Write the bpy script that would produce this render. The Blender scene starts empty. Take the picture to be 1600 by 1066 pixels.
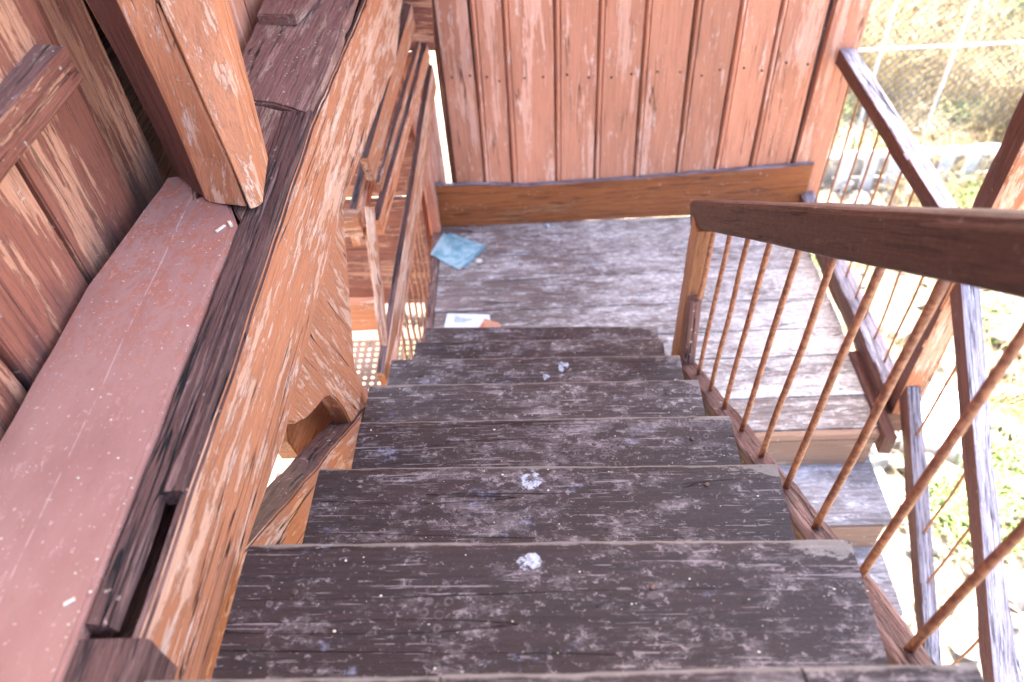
import bpy, bmesh, math, random
from mathutils import Vector, Matrix, noise
R = random.Random(7)
SC = bpy.context.scene
COL = SC.collection
rad = math.radians

# ------------------------------------------------------------------ camera
F = 1215.0
def basis():
    D = Vector((85, 1157, F)).normalized()
    vy = -(F*F + 85*-5)/1157
    Y = Vector((-5, vy, F)).normalized()
    X = D.cross(Y)
    if X.x < 0: X = -X
    return X, Y, -D
BX, BY, BZ = basis()
def towards(px, py):
    v = Vector((px-800, py-533, F))
    return Vector((BX.dot(v), BY.dot(v), BZ.dot(v)))
def on(px, py, ax, val):
    """sight line of the survey camera met with the plane axis=val (metres)"""
    d = towards(px, py)
    return d*(val/d[ax])
cam = bpy.data.cameras.new('Camera')
co = bpy.data.objects.new('Camera', cam); COL.objects.link(co)
cr = Vector((BX.x, BY.x, BZ.x)); cu = -Vector((BX.y, BY.y, BZ.y)); cb = -Vector((BX.z, BY.z, BZ.z))
co.matrix_world = Matrix(((cr.x, cu.x, cb.x, 0), (cr.y, cu.y, cb.y, 0), (cr.z, cu.z, cb.z, 0), (0, 0, 0, 1)))
cam.sensor_width = 36; cam.lens = 36*F/1600
cam.clip_start = 0.02; cam.clip_end = 500
cam.dof.use_dof = True; cam.dof.focus_distance = 1.75; cam.dof.aperture_fstop = 2.6
SC.camera = co

# ------------------------------------------------------------------ light
SUN_EL, SUN_AZ = rad(58), rad(-3)       # azimuth from +Y towards +X
w = bpy.data.worlds.new("World"); SC.world = w; w.use_nodes = True
nt = w.node_tree; bg = nt.nodes['Background']
sky = nt.nodes.new('ShaderNodeTexSky'); sky.sky_type = 'NISHITA'; sky.sun_disc = False
sky.sun_elevation = SUN_EL; sky.sun_rotation = SUN_AZ
sky.air_density = .7; sky.dust_density = 4.0
nt.links.new(sky.outputs[0], bg.inputs[0]); bg.inputs[1].default_value = 0.15
sl = bpy.data.lights.new('Sun', 'SUN'); sl.energy = 2.3; sl.angle = rad(0.53); sl.color = (1, .95, .87)
so = bpy.data.objects.new('Sun', sl); COL.objects.link(so)
sd = Vector((math.sin(SUN_AZ)*math.cos(SUN_EL), math.cos(SUN_AZ)*math.cos(SUN_EL), math.sin(SUN_EL)))
so.rotation_euler = sd.to_track_quat('Z', 'Y').to_euler()
SC.view_settings.view_transform = 'Standard'; SC.view_settings.look = 'None'
SC.view_settings.gamma = 1; SC.view_settings.exposure = 3.7
SC.render.engine = 'CYCLES'
SC.cycles.max_bounces = 10; SC.cycles.diffuse_bounces = 6

# ------------------------------------------------------------------ node helper
class N:
    def __init__(s, name, coord='Object', rnd=True):
        s.m = bpy.data.materials.new(name); s.m.use_nodes = True
        s.t = s.m.node_tree; s.b = s.t.nodes['Principled BSDF']
        tc = s.t.nodes.new('ShaderNodeTexCoord'); s.P = tc.outputs[coord]
        if rnd:
            oi = s.t.nodes.new('ShaderNodeObjectInfo')
            r = s.math('MULTIPLY', oi.outputs['Random'], 53.0)
            cx = s.t.nodes.new('ShaderNodeCombineXYZ')
            for i in range(3): s.t.links.new(r, cx.inputs[i])
            s.P0 = s.P
            s.P = s.vec('ADD', s.P, cx.outputs[0]); s.rand = oi.outputs['Random']
    def setin(s, sock, v):
        if hasattr(v, 'is_linked') or isinstance(v, bpy.types.NodeSocket): s.t.links.new(v, sock)
        elif isinstance(v, tuple) and len(v) == 3 and sock.type == 'RGBA': sock.default_value = (*v, 1)
        else: sock.default_value = v
    def math(s, op, a, b=0.0, c=None, clamp=False):
        n = s.t.nodes.new('ShaderNodeMath'); n.operation = op; n.use_clamp = clamp
        s.setin(n.inputs[0], a); s.setin(n.inputs[1], b)
        if c is not None: s.setin(n.inputs[2], c)
        return n.outputs[0]
    def vec(s, op, a, b):
        n = s.t.nodes.new('ShaderNodeVectorMath'); n.operation = op
        s.setin(n.inputs[0], a); s.setin(n.inputs[1], b)
        return n.outputs[0]
    def noise(s, scale=(1, 1, 1), sc=1.0, det=4, rough=.55, dist=0.0, P=None):
        v = s.vec('MULTIPLY', P or s.P, tuple(scale))
        n = s.t.nodes.new('ShaderNodeTexNoise'); n.inputs['Scale'].default_value = sc
        n.inputs['Detail'].default_value = det; n.inputs['Roughness'].default_value = rough
        n.inputs['Distortion'].default_value = dist
        s.t.links.new(v, n.inputs['Vector']); return n.outputs['Fac']
    def vor(s, sc, scale=(1, 1, 1), out='Distance', feat='F1', rnd=1.0):
        v = s.vec('MULTIPLY', s.P, tuple(scale))
        n = s.t.nodes.new('ShaderNodeTexVoronoi'); n.feature = feat
        n.inputs['Scale'].default_value = sc; n.inputs['Randomness'].default_value = rnd
        s.t.links.new(v, n.inputs['Vector']); return n.outputs[out]
    def step(s, v, lo, hi):
        n = s.t.nodes.new('ShaderNodeMapRange'); n.interpolation_type = 'SMOOTHSTEP'
        s.setin(n.inputs[0], v); n.inputs[1].default_value = lo; n.inputs[2].default_value = hi
        return n.outputs[0]
    def mix(s, f, a, b, mode='MIX'):
        n = s.t.nodes.new('ShaderNodeMix'); n.data_type = 'RGBA'; n.blend_type = mode
        s.setin(n.inputs[0], f); s.setin(n.inputs[6], a); s.setin(n.inputs[7], b)
        return n.outputs[2]
    def out(s, col, rough=.6, bump=None, strength=.4, dist=.003, spec=.5):
        s.setin(s.b.inputs['Base Color'], col); s.setin(s.b.inputs['Roughness'], rough)
        s.b.inputs['Specular IOR Level'].default_value = spec
        if bump is not None:
            b = s.t.nodes.new('ShaderNodeBump'); b.inputs['Strength'].default_value = strength
            b.inputs['Distance'].default_value = dist
            s.t.links.new(bump, b.inputs['Height']); s.t.links.new(b.outputs[0], s.b.inputs['Normal'])
        return s.m

def painted(name, base, alt, dark, peel=.56, psc=(2.2, 26, 26), rough=.62, crack=.5, tone=.25, grain=.5, speck=.5, pale=None, bump=.5, plo=.57, vary=.3, foot=None):
    """old paint over wood, grain along local X"""
    n = N(name)
    g = n.noise((5, 120, 120), 1.0, 4, .7, .08)
    g2 = n.noise((9, 300, 300), 1.0, 3, .7, .05)
    big = n.noise((1.3, 6, 6), 1.0, 5, .65, .2)
    fine = n.noise((60, 90, 90), 1.0, 5, .75)
    pk = n.noise(psc, 1.0, 10, .74, .12)
    mask = n.step(n.math('ADD', pk, n.math('MULTIPLY', n.math('SUBTRACT', big, .5), .55)), peel-.004, peel+.014)
    c = n.mix(n.step(big, .3, .7), base, tuple(x*(1-tone) for x in base))
    c = n.mix(mask, c, alt)
    if pale:
        pl = n.noise((6, 34, 34), 1.0, 9, .78, .15)
        c = n.mix(n.math('MULTIPLY', n.step(n.math('ADD', pl, n.math('MULTIPLY', n.math('SUBTRACT', big, .5), .3)), plo, plo+.03), .75), c, pale)
    # grain: dark furrows, slightly lighter ridges
    c = n.mix(n.math('MULTIPLY', n.step(g, .50, .36), grain), c, dark)
    c = n.mix(n.math('MULTIPLY', n.step(g2, .47, .33), grain*.8), c, dark)
    c = n.mix(n.math('MULTIPLY', n.step(g, .58, .72), grain*.35), c, tuple(min(1, x*1.5) for x in base))
    # chips and grime
    c = n.mix(n.math('MULTIPLY', n.step(fine, .60, .68), .30), c, tuple(x*.8 for x in dark))
    cr = n.noise((.9, 26, 26), 1.0, 3, .5, .12)
    crk = n.step(n.math('ABSOLUTE', n.math('SUBTRACT', cr, .5)), .012, .004)
    gate = n.step(n.noise((1.6, 9, 9), 1.0, 3), .52, .57)
    crk = n.math('MULTIPLY', crk, n.math('MULTIPLY', gate, crack))
    c = n.mix(crk, c, (dark[0]*.12, dark[1]*.12, dark[2]*.12))
    if foot is not None:      # black mould stain creeping up from the foot of the board
        sx = n.t.nodes.new('ShaderNodeSeparateXYZ'); n.t.links.new(n.P0, sx.inputs[0])
        fx = n.math('ADD', sx.outputs[0], n.math('MULTIPLY', n.math('SUBTRACT', n.noise((3, 14, 14), 1.0, 6, .7), .5), .28))
        c = n.mix(n.math('MULTIPLY', n.step(fx, foot+.14, foot), .85), c, (.028, .022, .028))
    if speck:
        sp_ = n.noise((70, 70, 70), 1.0, 2, .5)
        gate2 = n.step(n.noise((5, 9, 9), 1.0, 4, .7), .52, .60)
        c = n.mix(n.math('MULTIPLY', n.math('MULTIPLY', n.step(sp_, .66, .70), gate2), speck), c, (.62, .5, .40))
    v = n.math('ADD', 1-vary/2, n.math('MULTIPLY', n.rand, vary))
    vm = n.t.nodes.new('ShaderNodeVectorMath'); vm.operation = 'SCALE'; n.t.links.new(c, vm.inputs[0]); n.t.links.new(v, vm.inputs['Scale']); c = vm.outputs[0]
    h = n.math('ADD', n.math('MULTIPLY', g, .7), n.math('MULTIPLY', g2, .45))
    h = n.math('ADD', h, n.math('MULTIPLY', mask, -.25))
    h = n.math('SUBTRACT', h, n.math('MULTIPLY', crk, 1.6))
    h = n.math('ADD', h, n.math('MULTIPLY', fine, .25))
    r = n.math('ADD', rough, n.math('MULTIPLY', n.math('SUBTRACT', fine, .5), .4))
    return n.out(c, r, h, min(1, bump*1.5), .006, .35)

def tread_mat(name, base, dusty, film=.52, blue=(.20, .21, .30), rough=.42, lines=.55, edge=False, stretch=1.0, seams=None, sky_sheen=0.0):
    n = N(name)
    s = stretch
    g = n.noise((4, 110, 110), 1.0, 5, .7, .08)
    big = n.noise((1.4, 3, 3), 1.0, 3, .6, .1)
    mid = n.noise((11/s, 24, 24), 1.0, 12, .84, .12)
    sm = n.noise((55/s, 75, 75), 1.0, 6, .8, .1)
    tiny = n.noise((150, 190, 190), 1.0, 3, .7)
    c = n.mix(n.step(g, .38, .62), tuple(x*.45 for x in base), base)
    c = n.mix(n.math('MULTIPLY', n.step(big, .35, .65), .4), c, tuple(x*1.6 for x in base))
    bias = n.math('MULTIPLY', n.math('SUBTRACT', big, .5), .35)
    if sky_sheen:
        sx0 = n.t.nodes.new('ShaderNodeSeparateXYZ'); n.t.links.new(n.P0, sx0.inputs[0])
        bias = n.math('ADD', bias, n.math('MULTIPLY', n.math('SUBTRACT', sx0.outputs[0], .75), sky_sheen))  # painted sky sheen: paler film towards the right end of each board
    m1 = n.math('ADD', mid, bias)
    c = n.mix(n.math('MULTIPLY', n.step(m1, film, film+.07), .42), c, dusty)
    c = n.mix(n.math('MULTIPLY', n.step(m1, film+.09, film+.13), .35), c, tuple(min(1, x*1.3) for x in dusty))
    blot = n.step(n.math('ADD', sm, n.math('MULTIPLY', n.math('SUBTRACT', m1, .5), .5)), .575, .615)
    c = n.mix(n.math('MULTIPLY', blot, .75), c, tuple(min(1, x*1.5) for x in dusty))
    c = n.mix(n.math('MULTIPLY', n.step(sm, .43, .37), .55), c, tuple(x*.35 for x in base))
    bl = n.math('MULTIPLY', n.step(n.noise((5, 8, 8), 1.0, 6, .7, .1), .60, .66), n.step(sm, .46, .56))
    c = n.mix(n.math('MULTIPLY', bl, .5), c, blue)
    d1 = n.math('ADD', n.vor(38), n.math('MULTIPLY', n.math('SUBTRACT', n.noise((70, 70, 70), 1.0, 4), .5), .35))
    ring = n.math('MULTIPLY', n.step(n.math('ABSOLUTE', n.math('SUBTRACT', d1, .24)), .10, .03), n.step(n.noise((7, 7, 7), 1.0, 4), .61, .66))
    c = n.mix(n.math('MULTIPLY', ring, .35), c, tuple(min(1, x*1.25) for x in dusty))
    dr = n.step(tiny, .70, .73)
    c = n.mix(n.math('MULTIPLY', dr, .8), c, (.60, .57, .55))
    for (sx_, sy_, lo, ga) in ((3.0, 130, .645, .50), (7, 230, .62, .46)):
        ln = n.noise((sx_, sy_, sy_), 1.0, 4, .6, .12)
        lm = n.math('MULTIPLY', n.step(ln, lo, lo+.02), n.step(n.noise((8, 12, 12), 1.0, 5, .7), ga, ga+.04))
        c = n.mix(n.math('MULTIPLY', lm, lines), c, tuple(min(1, x*1.9) for x in dusty))
    ck = n.noise((.7, 13, 13), 1.0, 2, .5, .05)
    crk = n.math('MULTIPLY', n.step(n.math('ABSOLUTE', n.math('SUBTRACT', ck, .5)), .006, .002), n.step(n.noise((2, 5, 5), 1.0, 1), .5, .56))
    c = n.mix(n.math('MULTIPLY', crk, .6), c, (.010, .006, .005))
    if edge:
        # paint trodden off along the nosing and at the right end
        sx = n.t.nodes.new('ShaderNodeSeparateXYZ'); n.t.links.new(n.P0, sx.inputs[0])
        ey = n.math('ABSOLUTE', sx.outputs[1]); ex = n.math('SUBTRACT', .50, sx.outputs[0])
        nz = n.noise((10, 20, 20), 1.0, 10, .75, .2)
        f1 = n.step(n.math('ADD', n.math('ADD', n.math('MULTIPLY', ey, 6.5), n.math('MULTIPLY', ex, 1.6)), n.math('MULTIPLY', nz, 1.3)), .90, .86)
        f2 = n.step(n.math('ADD', n.math('MULTIPLY', ey, 26.0), n.math('MULTIPLY', nz, .8)), .66, .56)
        f = n.math('MAXIMUM', f1, n.math('MULTIPLY', f2, .9))
        c = n.mix(n.math('MULTIPLY', f, .75), c, n.mix(sm, (.13, .10, .08), (.36, .31, .27)))
    h = n.math('ADD', n.math('MULTIPLY', g, .45), n.math('MULTIPLY', sm, .9))
    h = n.math('ADD', h, n.math('ADD', n.math('MULTIPLY', ring, .25), n.math('MULTIPLY', dr, .3)))
    h = n.math('ADD', h, n.math('MULTIPLY', mid, .8))
    h = n.math('SUBTRACT', h, n.math('MULTIPLY', crk, 1.5))
    r = n.math('ADD', rough, n.math('MULTIPLY', n.math('SUBTRACT', sm, .5), .9))
    r = n.math('ADD', r, n.math('MULTIPLY', blot, .15), clamp=True)
    return n.out(c, r, h, .9, .004, .36)

M = {}
M['orange'] = painted('orange_peeling_paint', (.52, .195, .088), (.64, .35, .22), (.25, .080, .042), peel=.53, psc=(4.5, 28, 28), grain=.34, pale=(.72, .52, .41), crack=1.0)
M['salmon'] = painted('salmon_wall_paint', (.60, .255, .150), (.68, .36, .25), (.34, .115, .070), peel=.55, psc=(1.1, 14, 14), grain=.34, crack=.7, pale=(.74, .52, .42), plo=.585, tone=.28, bump=.4, vary=.40)
M['redwall'] = painted('worn_red_brown_paint', (.25, .080, .045), (.44, .195, .11), (.07, .022, .017), peel=.55, psc=(2.4, 26, 26), grain=.5, crack=.6, pale=(.50, .28, .18), plo=.62)
M['sideplank'] = painted('stained_red_brown_plank', (.30, .10, .058), (.52, .24, .135), (.07, .022, .017), peel=.52, psc=(1.9, 20, 20), grain=.5, crack=.6, pale=(.52, .29, .18), plo=.60, foot=-1.47)
M['dark'] = painted('weathered_dark_timber', (.145, .066, .052), (.20, .105, .085), (.022, .012, .011), peel=.55, psc=(3, 60, 60), grain=1.0, crack=1.0, tone=.35, bump=.9, rough=.7)
M['dusty'] = painted('dusty_brown_timber', (.23, .110, .085), (.30, .165, .13), (.07, .032, .026), peel=.55, psc=(3, 30, 30), grain=.6, crack=.9, tone=.25, pale=(.42, .30, .20), rough=.75, speck=.8, bump=.7)
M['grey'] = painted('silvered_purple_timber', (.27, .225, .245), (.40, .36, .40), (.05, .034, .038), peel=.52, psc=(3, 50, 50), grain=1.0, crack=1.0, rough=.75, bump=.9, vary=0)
M['greylight'] = painted('pale_grey_rail_top', (.40, .35, .40), (.55, .50, .56), (.07, .05, .055), peel=.52, psc=(3, 50, 50), grain=.9, crack=1.0, rough=.7, bump=.9, vary=0)  # paler grey than the other rail tops, for both handrails
M['redbrown'] = painted('red_brown_rail_paint', (.135, .046, .031), (.19, .075, .05), (.045, .016, .012), peel=.60, psc=(2, 30, 30), grain=.5, crack=.5, rough=.5, speck=.2, vary=.15)
M['railbrown'] = painted('dark_brown_handrail_paint', (.105, .044, .031), (.17, .085, .062), (.030, .013, .010), peel=.60, psc=(2, 30, 30), grain=.7, crack=.5, rough=.5, speck=.2, vary=0, bump=.6)
M['varnish'] = painted('orange_varnished_board', (.33, .10, .028), (.33, .13, .05), (.06, .016, .007), peel=.6, psc=(1.5, 20, 20), grain=.6, crack=.9, rough=.36, pale=(.42, .25, .15), plo=.62)
M['ochre'] = painted('ochre_bare_wood', (.44, .19, .085), (.52, .28, .15), (.12, .045, .016), peel=.58, grain=.6, crack=.6, rough=.5)
M['tan'] = painted('tan_riser_paint', (.33, .185, .115), (.42, .27, .19), (.15, .07, .04), peel=.6, psc=(1.4, 16, 16), grain=.35, crack=.3)
M['tread'] = tread_mat('dark_grimy_tread', (.030, .0138, .0125), (.175, .138, .136), film=.51, edge=True)
M['tread_pale'] = tread_mat('pale_lower_tread', (.058, .033, .029), (.26, .215, .205), film=.50, edge=True)  # paler version of the tread material for the lower steps
M['floor'] = tread_mat('dusty_landing_boards', (.225, .160, .135), (.56, .51, .465), film=.45, lines=.6, rough=.42, stretch=1.4, sky_sheen=.10)
M['lowtread'] = tread_mat('chalky_grey_tread', (.25, .21, .21), (.45, .43, .45), film=.47, lines=.3, rough=.5, blue=(.28, .31, .40), stretch=1.5)

def pink():
    n = N('pink_sill_paint')
    big = n.noise((2, 5, 5), 1.2, 6, .7, .1); mid = n.noise((16, 24, 24), 1.0, 10, .8, .2)
    g = n.noise((3, 130, 130), 1.0, 4, .6)
    c = n.mix(n.step(big, .3, .7), (.36, .185, .145), (.29, .135, .105))
    sx = n.t.nodes.new('ShaderNodeSeparateXYZ'); n.t.links.new(n.P0, sx.inputs[0])
    st = n.math('MULTIPLY', n.step(mid, .48, .55), n.step(sx.outputs[0], -.35, .25))   # flaking towards the notched end
    c = n.mix(n.math('MULTIPLY', st, .7), c, (.34, .105, .055))
    c = n.mix(n.math('MULTIPLY', n.step(mid, .57, .62), .45), c, (.50, .30, .25))
    c = n.mix(n.math('MULTIPLY', n.step(mid, .42, .37), .4), c, (.26, .10, .07))
    c = n.mix(n.math('MULTIPLY', n.step(n.noise((120, 120, 120), 1.0, 3, .6), .66, .70), .6), c, (.6, .46, .40))
    sc_ = n.step(n.math('ABSOLUTE', n.math('ADD', n.math('SUBTRACT', sx.outputs[1], -.012), n.math('MULTIPLY', n.math('SUBTRACT', n.noise((3, 0, 0), 1.0, 3), .5), .012))), .0018, .0006)
    c = n.mix(n.math('MULTIPLY', n.math('MULTIPLY', sc_, n.step(n.noise((25, 25, 25), 1.0, 3), .42, .56)), .4), c, (.62, .46, .40))
    for sc2, t0, col in ((45, .12, (.66, .56, .46)), (24, .09, (.22, .07, .035)), (90, .13, (.6, .5, .45))):
        d = n.vor(sc2); k = n.math('MULTIPLY', n.step(d, t0, t0*.6), n.step(n.noise((1, 1, 1), sc2*.2, 2), .54, .6))
        c = n.mix(n.math('MULTIPLY', k, .85), c, col)
    h = n.math('ADD', n.math('MULTIPLY', mid, .5), n.math('MULTIPLY', g, .25))
    return n.out(c, n.math('ADD', .42, n.math('MULTIPLY', mid, .25)), h, .35, .003)
M['pink'] = pink()

def simple(name, a, b, sc=20, rough=.6, bump=.2, scale=(1, 1, 1), spec=.5, metal=0):
    n = N(name); k = n.noise(scale, sc, 6, .65, .4)
    n.b.inputs['Metallic'].default_value = metal
    return n.out(n.mix(n.step(k, .38, .62), a, b), rough, k, bump, .003, spec)
M['rod'] = simple('rusty_painted_rod', (.40, .165, .080), (.19, .065, .034), 70, .5, .8)
M['rod2'] = simple('orange_rod', (.34, .14, .055), (.24, .09, .04), 40, .45, .3)
M['nail'] = simple('rusty_nail', (.05, .03, .025), (.10, .05, .035), 60, .6, .4)
M['splat'] = simple('dried_white_paint', (.58, .59, .62), (.12, .11, .12), 70, .7, .1)
def stain():
    n = N('dried_white_paint'); k = n.noise((1, 1, 1), 70, 6, .75); q = n.noise((1, 1, 1), 45, 8, .8)
    n.setin(n.b.inputs['Alpha'], n.math('MULTIPLY', n.step(q, .40, .50), .9))
    return n.out(n.mix(n.step(k, .35, .65), (.50, .51, .55), (.22, .21, .23)), .75)
M['stain'] = stain()
M['mesh'] = simple('brown_perforated_sheet', (.085, .030, .014), (.12, .045, .02), 30, .6, .1)
M['blue'] = simple('teal_cover', (.13, .27, .30), (.34, .46, .48), 14, .55, .1)
M['page'] = simple('white_paper', (.72, .72, .74), (.62, .62, .65), 12, .7, .1)
M['print'] = simple('blue_print', (.25, .28, .45), (.4, .42, .55), 40, .7, .0)
M['redprint'] = simple('orange_print', (.50, .15, .07), (.60, .3, .18), 20, .7, .0)
M['roofwood'] = simple('roof_boards', (.30, .17, .12), (.40, .25, .18), 6, .7, .2, (1, 8, 1))
M['conc'] = simple('pale_concrete', (.50, .48, .45), (.62, .60, .57), 6, .8, .3)
M['white'] = simple('white_painted_metal', (.60, .60, .60), (.46, .46, .45), 8, .5, .05)
M['wire'] = simple('galvanised_wire', (.16, .18, .18), (.12, .13, .13), 20, .4, .0, metal=.5)
M['rock'] = simple('pale_rubble', (.36, .33, .29), (.20, .18, .15), 9, .85, .6)
M['straw'] = simple('dry_grass', (.42, .33, .16), (.30, .22, .10), 3, .8, 0)
M['green'] = simple('green_weeds', (.16, .25, .06), (.27, .35, .11), 3, .7, 0)
M['twig'] = simple('dead_twigs', (.30, .22, .15), (.42, .33, .24), 5, .8, .2)
M['flake'] = simple('cream_flake', (.66, .58, .45), (.55, .46, .34), 40, .7, .2)
def ground_mat():
    n = N('stony_dry_ground', rnd=False)
    a = n.noise((1, 1, 1), .9, 8, .65, .5); b = n.noise((1, 1, 1), 9, 8, .7, .3)
    c = n.mix(n.step(a, .35, .65), (.30, .25, .175), (.21, .165, .10))
    c = n.mix(n.math('MULTIPLY', n.step(b, .5, .62), .7), c, (.36, .32, .27))
    v = n.vor(7, feat='DISTANCE_TO_EDGE'); c = n.mix(n.math('MULTIPLY', n.step(v, .06, .01), .5), c, (.14, .11, .07))
    gr = n.step(n.noise((1, 1, 1), 1.3, 6, .7), .56, .66)
    c = n.mix(n.math('MULTIPLY', gr, .7), c, (.17, .22, .06))
    h = n.math('ADD', n.math('MULTIPLY', b, .7), v)
    return n.out(c, .9, h, .7, .05, .2)
M['ground'] = ground_mat()

# ------------------------------------------------------------------ building helpers
def link(name, me, mw, parent=None, mats=(), smooth=False):
    o = bpy.data.objects.new(name, me); COL.objects.link(o)
    for m in mats: me.materials.append(m)
    if parent is not None:
        o.parent = parent
        par = parent; base = Matrix.Identity(4)
        chain = []
        while par is not None: chain.append(par); par = par.parent
        for p in reversed(chain): base = base @ p.matrix_basis
        o.matrix_basis = base.inverted() @ mw
    else: o.matrix_basis = mw
    if smooth:
        for p in me.polygons: p.use_smooth = True
    return o
def thing(name, label, cat, loc, group=None):
    o = bpy.data.objects.new(name, None); COL.objects.link(o); o.empty_display_size = .1
    o.matrix_basis = Matrix.Translation(Vector(loc)); o['label'] = label; o['category'] = cat
    if group: o['group'] = group
    return o
def tag(o, label, cat, group=None):
    o['label'] = label; o['category'] = cat
    if group: o['group'] = group
    return o
def frame(x, zref):
    x = x.normalized(); y = zref.cross(x)
    if y.length < 1e-5: y = Vector((0, 1, 0)).cross(x)
    y.normalize(); z = x.cross(y).normalized()
    return x, y, z
def mat4(x, y, z, o): return Matrix(((x.x, y.x, z.x, o.x), (x.y, y.y, z.y, o.y), (x.z, y.z, z.z, o.z), (0, 0, 0, 1)))

def outward(bm):
    bmesh.ops.recalc_face_normals(bm, faces=bm.faces)
    if bm.calc_volume(signed=True) < 0: bmesh.ops.reverse_faces(bm, faces=bm.faces)

def beam(name, A, B, w, h, m, parent=None, up=(0, 0, 1), r=.006, wear=.004, seg=.04, top=None, taper=1.0, seed=None, bow=0.0, topdir=(0, 0, 1)):
    """length of timber from A to B (centre line): w across, h along 'up'; worn edges"""
    A, B = Vector(A), Vector(B); x, y, z = frame(B-A, Vector(up)); L = (B-A).length
    ns = max(2, int(L/seg)); sd = R.uniform(0, 99) if seed is None else seed
    ring = []
    for (cx, cy) in ((1, 1), (-1, 1), (-1, -1), (1, -1)):
        for k in range(3):
            a = math.atan2(cy, cx) + rad(-45 + 45*k)
            ring.append((cx*(w/2-r)+math.cos(a)*r, cy*(h/2-r)+math.sin(a)*r))
        # two points along the following face
        nx, ny = {(1, 1): (-1, 1), (-1, 1): (-1, -1), (-1, -1): (1, -1), (1, -1): (1, 1)}[(cx, cy)]
        for t in (.33, .67):
            ring.append(((cx+(nx-cx)*t)*w/2, (cy+(ny-cy)*t)*h/2))
    bm = bmesh.new(); rows = []
    for i in range(ns+1):
        t = i/ns; f = 1+(taper-1)*t; row = []
        for (ya, za) in ring:
            p = Vector((t*L, ya*f, za*f))
            q = Vector((t*L*3+sd, ya*22+sd, za*22))
            corner = (abs(ya) > w/2-r*1.2 and abs(za) > h/2-r*1.2)
            d = (noise.noise(q)+.5*noise.noise(q*3.1))*wear*(1.5 if corner else .6)
            e = Vector((0, ya, za)); e.normalize()
            p += e*d + Vector((0, 0, bow*math.sin(math.pi*t)))
            if i in (0, ns): p.x += noise.noise(q*2)*wear*1.5
            row.append(bm.verts.new(p))
        rows.append(row)
    n = len(ring)
    for i in range(ns):
        for j in range(n):
            bm.faces.new((rows[i][j], rows[i+1][j], rows[i+1][(j+1) % n], rows[i][(j+1) % n]))
    bm.faces.new(rows[0]); bm.faces.new(list(reversed(rows[-1])))
    outward(bm)
    me = bpy.data.meshes.new(name)
    if top:
        for f in bm.faces:
            if (x*f.normal.x+y*f.normal.y+z*f.normal.z).dot(Vector(topdir)) > .62: f.material_index = 1
    bm.to_mesh(me); bm.free()
    return link(name, me, mat4(x, y, z, A), parent, (m, top) if top else (m,))

def slab(name, pts, thick, m, parent=None, grain=None, top=None, jag=.003, step=.04, bev=.004, away=None, close=True):
    """board cut to an outline (world points in one plane), extruded 'thick' away from the stairs' eye side"""
    pts = [Vector(p) for p in pts]
    nrm = Vector((0, 0, 0))
    for i in range(len(pts)):
        a, b = pts[i], pts[(i+1) % len(pts)]; nrm += a.cross(b)
    nrm.normalize(); cen = sum(pts, Vector())/len(pts)
    ref = Vector(away) if away else cen
    if nrm.dot(ref) > 0: nrm = -nrm          # z faces the viewer side
    g = Vector(grain) if grain else (pts[1]-pts[0])
    x, y, z = frame(g-nrm*g.dot(nrm), nrm)
    mw = mat4(x, y, z, cen); inv = mw.inverted()
    loc = [inv @ p for p in pts]; out = []
    for i in range(len(loc)):
        a, b = loc[i], loc[(i+1) % len(loc)]; k = max(1, int((b-a).length/step))
        for j in range(k):
            p = a.lerp(b, j/k)
            e = (b-a).normalized(); pn = Vector((-e.y, e.x, 0))
            if j: p = p + pn*noise.noise(Vector((p.x*9, p.y*9, i*3.3)))*jag*2
            out.append(p)
    bm = bmesh.new()
    vs = [bm.verts.new((p.x, p.y, 0)) for p in out]
    vb = [bm.verts.new((p.x, p.y, -thick)) for p in out]
    k = len(vs)
    ft = bm.faces.new(vs); fb = bm.faces.new(list(reversed(vb)))
    for i in range(k): bm.faces.new((vs[i], vb[i], vb[(i+1) % k], vs[(i+1) % k]))
    outward(bm)
    if bev:
        es = [e for e in ft.edges]
        try: bmesh.ops.bevel(bm, geom=es, offset=bev, segments=2, affect='EDGES')
        except Exception: pass
    bm.faces.ensure_lookup_table()
    bmesh.ops.triangulate(bm, faces=[f for f in bm.faces if len(f.verts) > 4])
    if top:
        for f in bm.faces:
            if (x*f.normal.x+y*f.normal.y+z*f.normal.z).z > .62: f.material_index = 1
    me = bpy.data.meshes.new(name); bm.to_mesh(me); bm.free()
    return link(name, me, mw, parent, (m, top) if top else (m,))

def rod(name, A, B, r, m, parent=None, bend=.003, nseg=10, sides=10):
    A, B = Vector(A), Vector(B); x, y, z = frame(B-A, Vector((0, 1, 0))); L = (B-A).length; sd = R.uniform(0, 50)
    bm = bmesh.new(); rows = []
    for i in range(nseg+1):
        t = i/nseg; off = Vector((noise.noise(Vector((sd, t*2.5, 0))), noise.noise(Vector((sd, t*2.5, 7))), 0))*bend*2*math.sin(math.pi*t)
        rows.append([bm.verts.new((t*L, math.cos(a)*r+off.x, math.sin(a)*r+off.y)) for a in [2*math.pi*j/sides for j in range(sides)]])
    for i in range(nseg):
        for j in range(sides): bm.faces.new((rows[i][j], rows[i+1][j], rows[i+1][(j+1) % sides], rows[i][(j+1) % sides]))
    bm.faces.new(rows[0]); bm.faces.new(list(reversed(rows[-1])))
    outward(bm)
    me = bpy.data.meshes.new(name); bm.to_mesh(me); bm.free()
    return link(name, me, mat4(x, y, z, A), parent, (m,), True)

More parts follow.
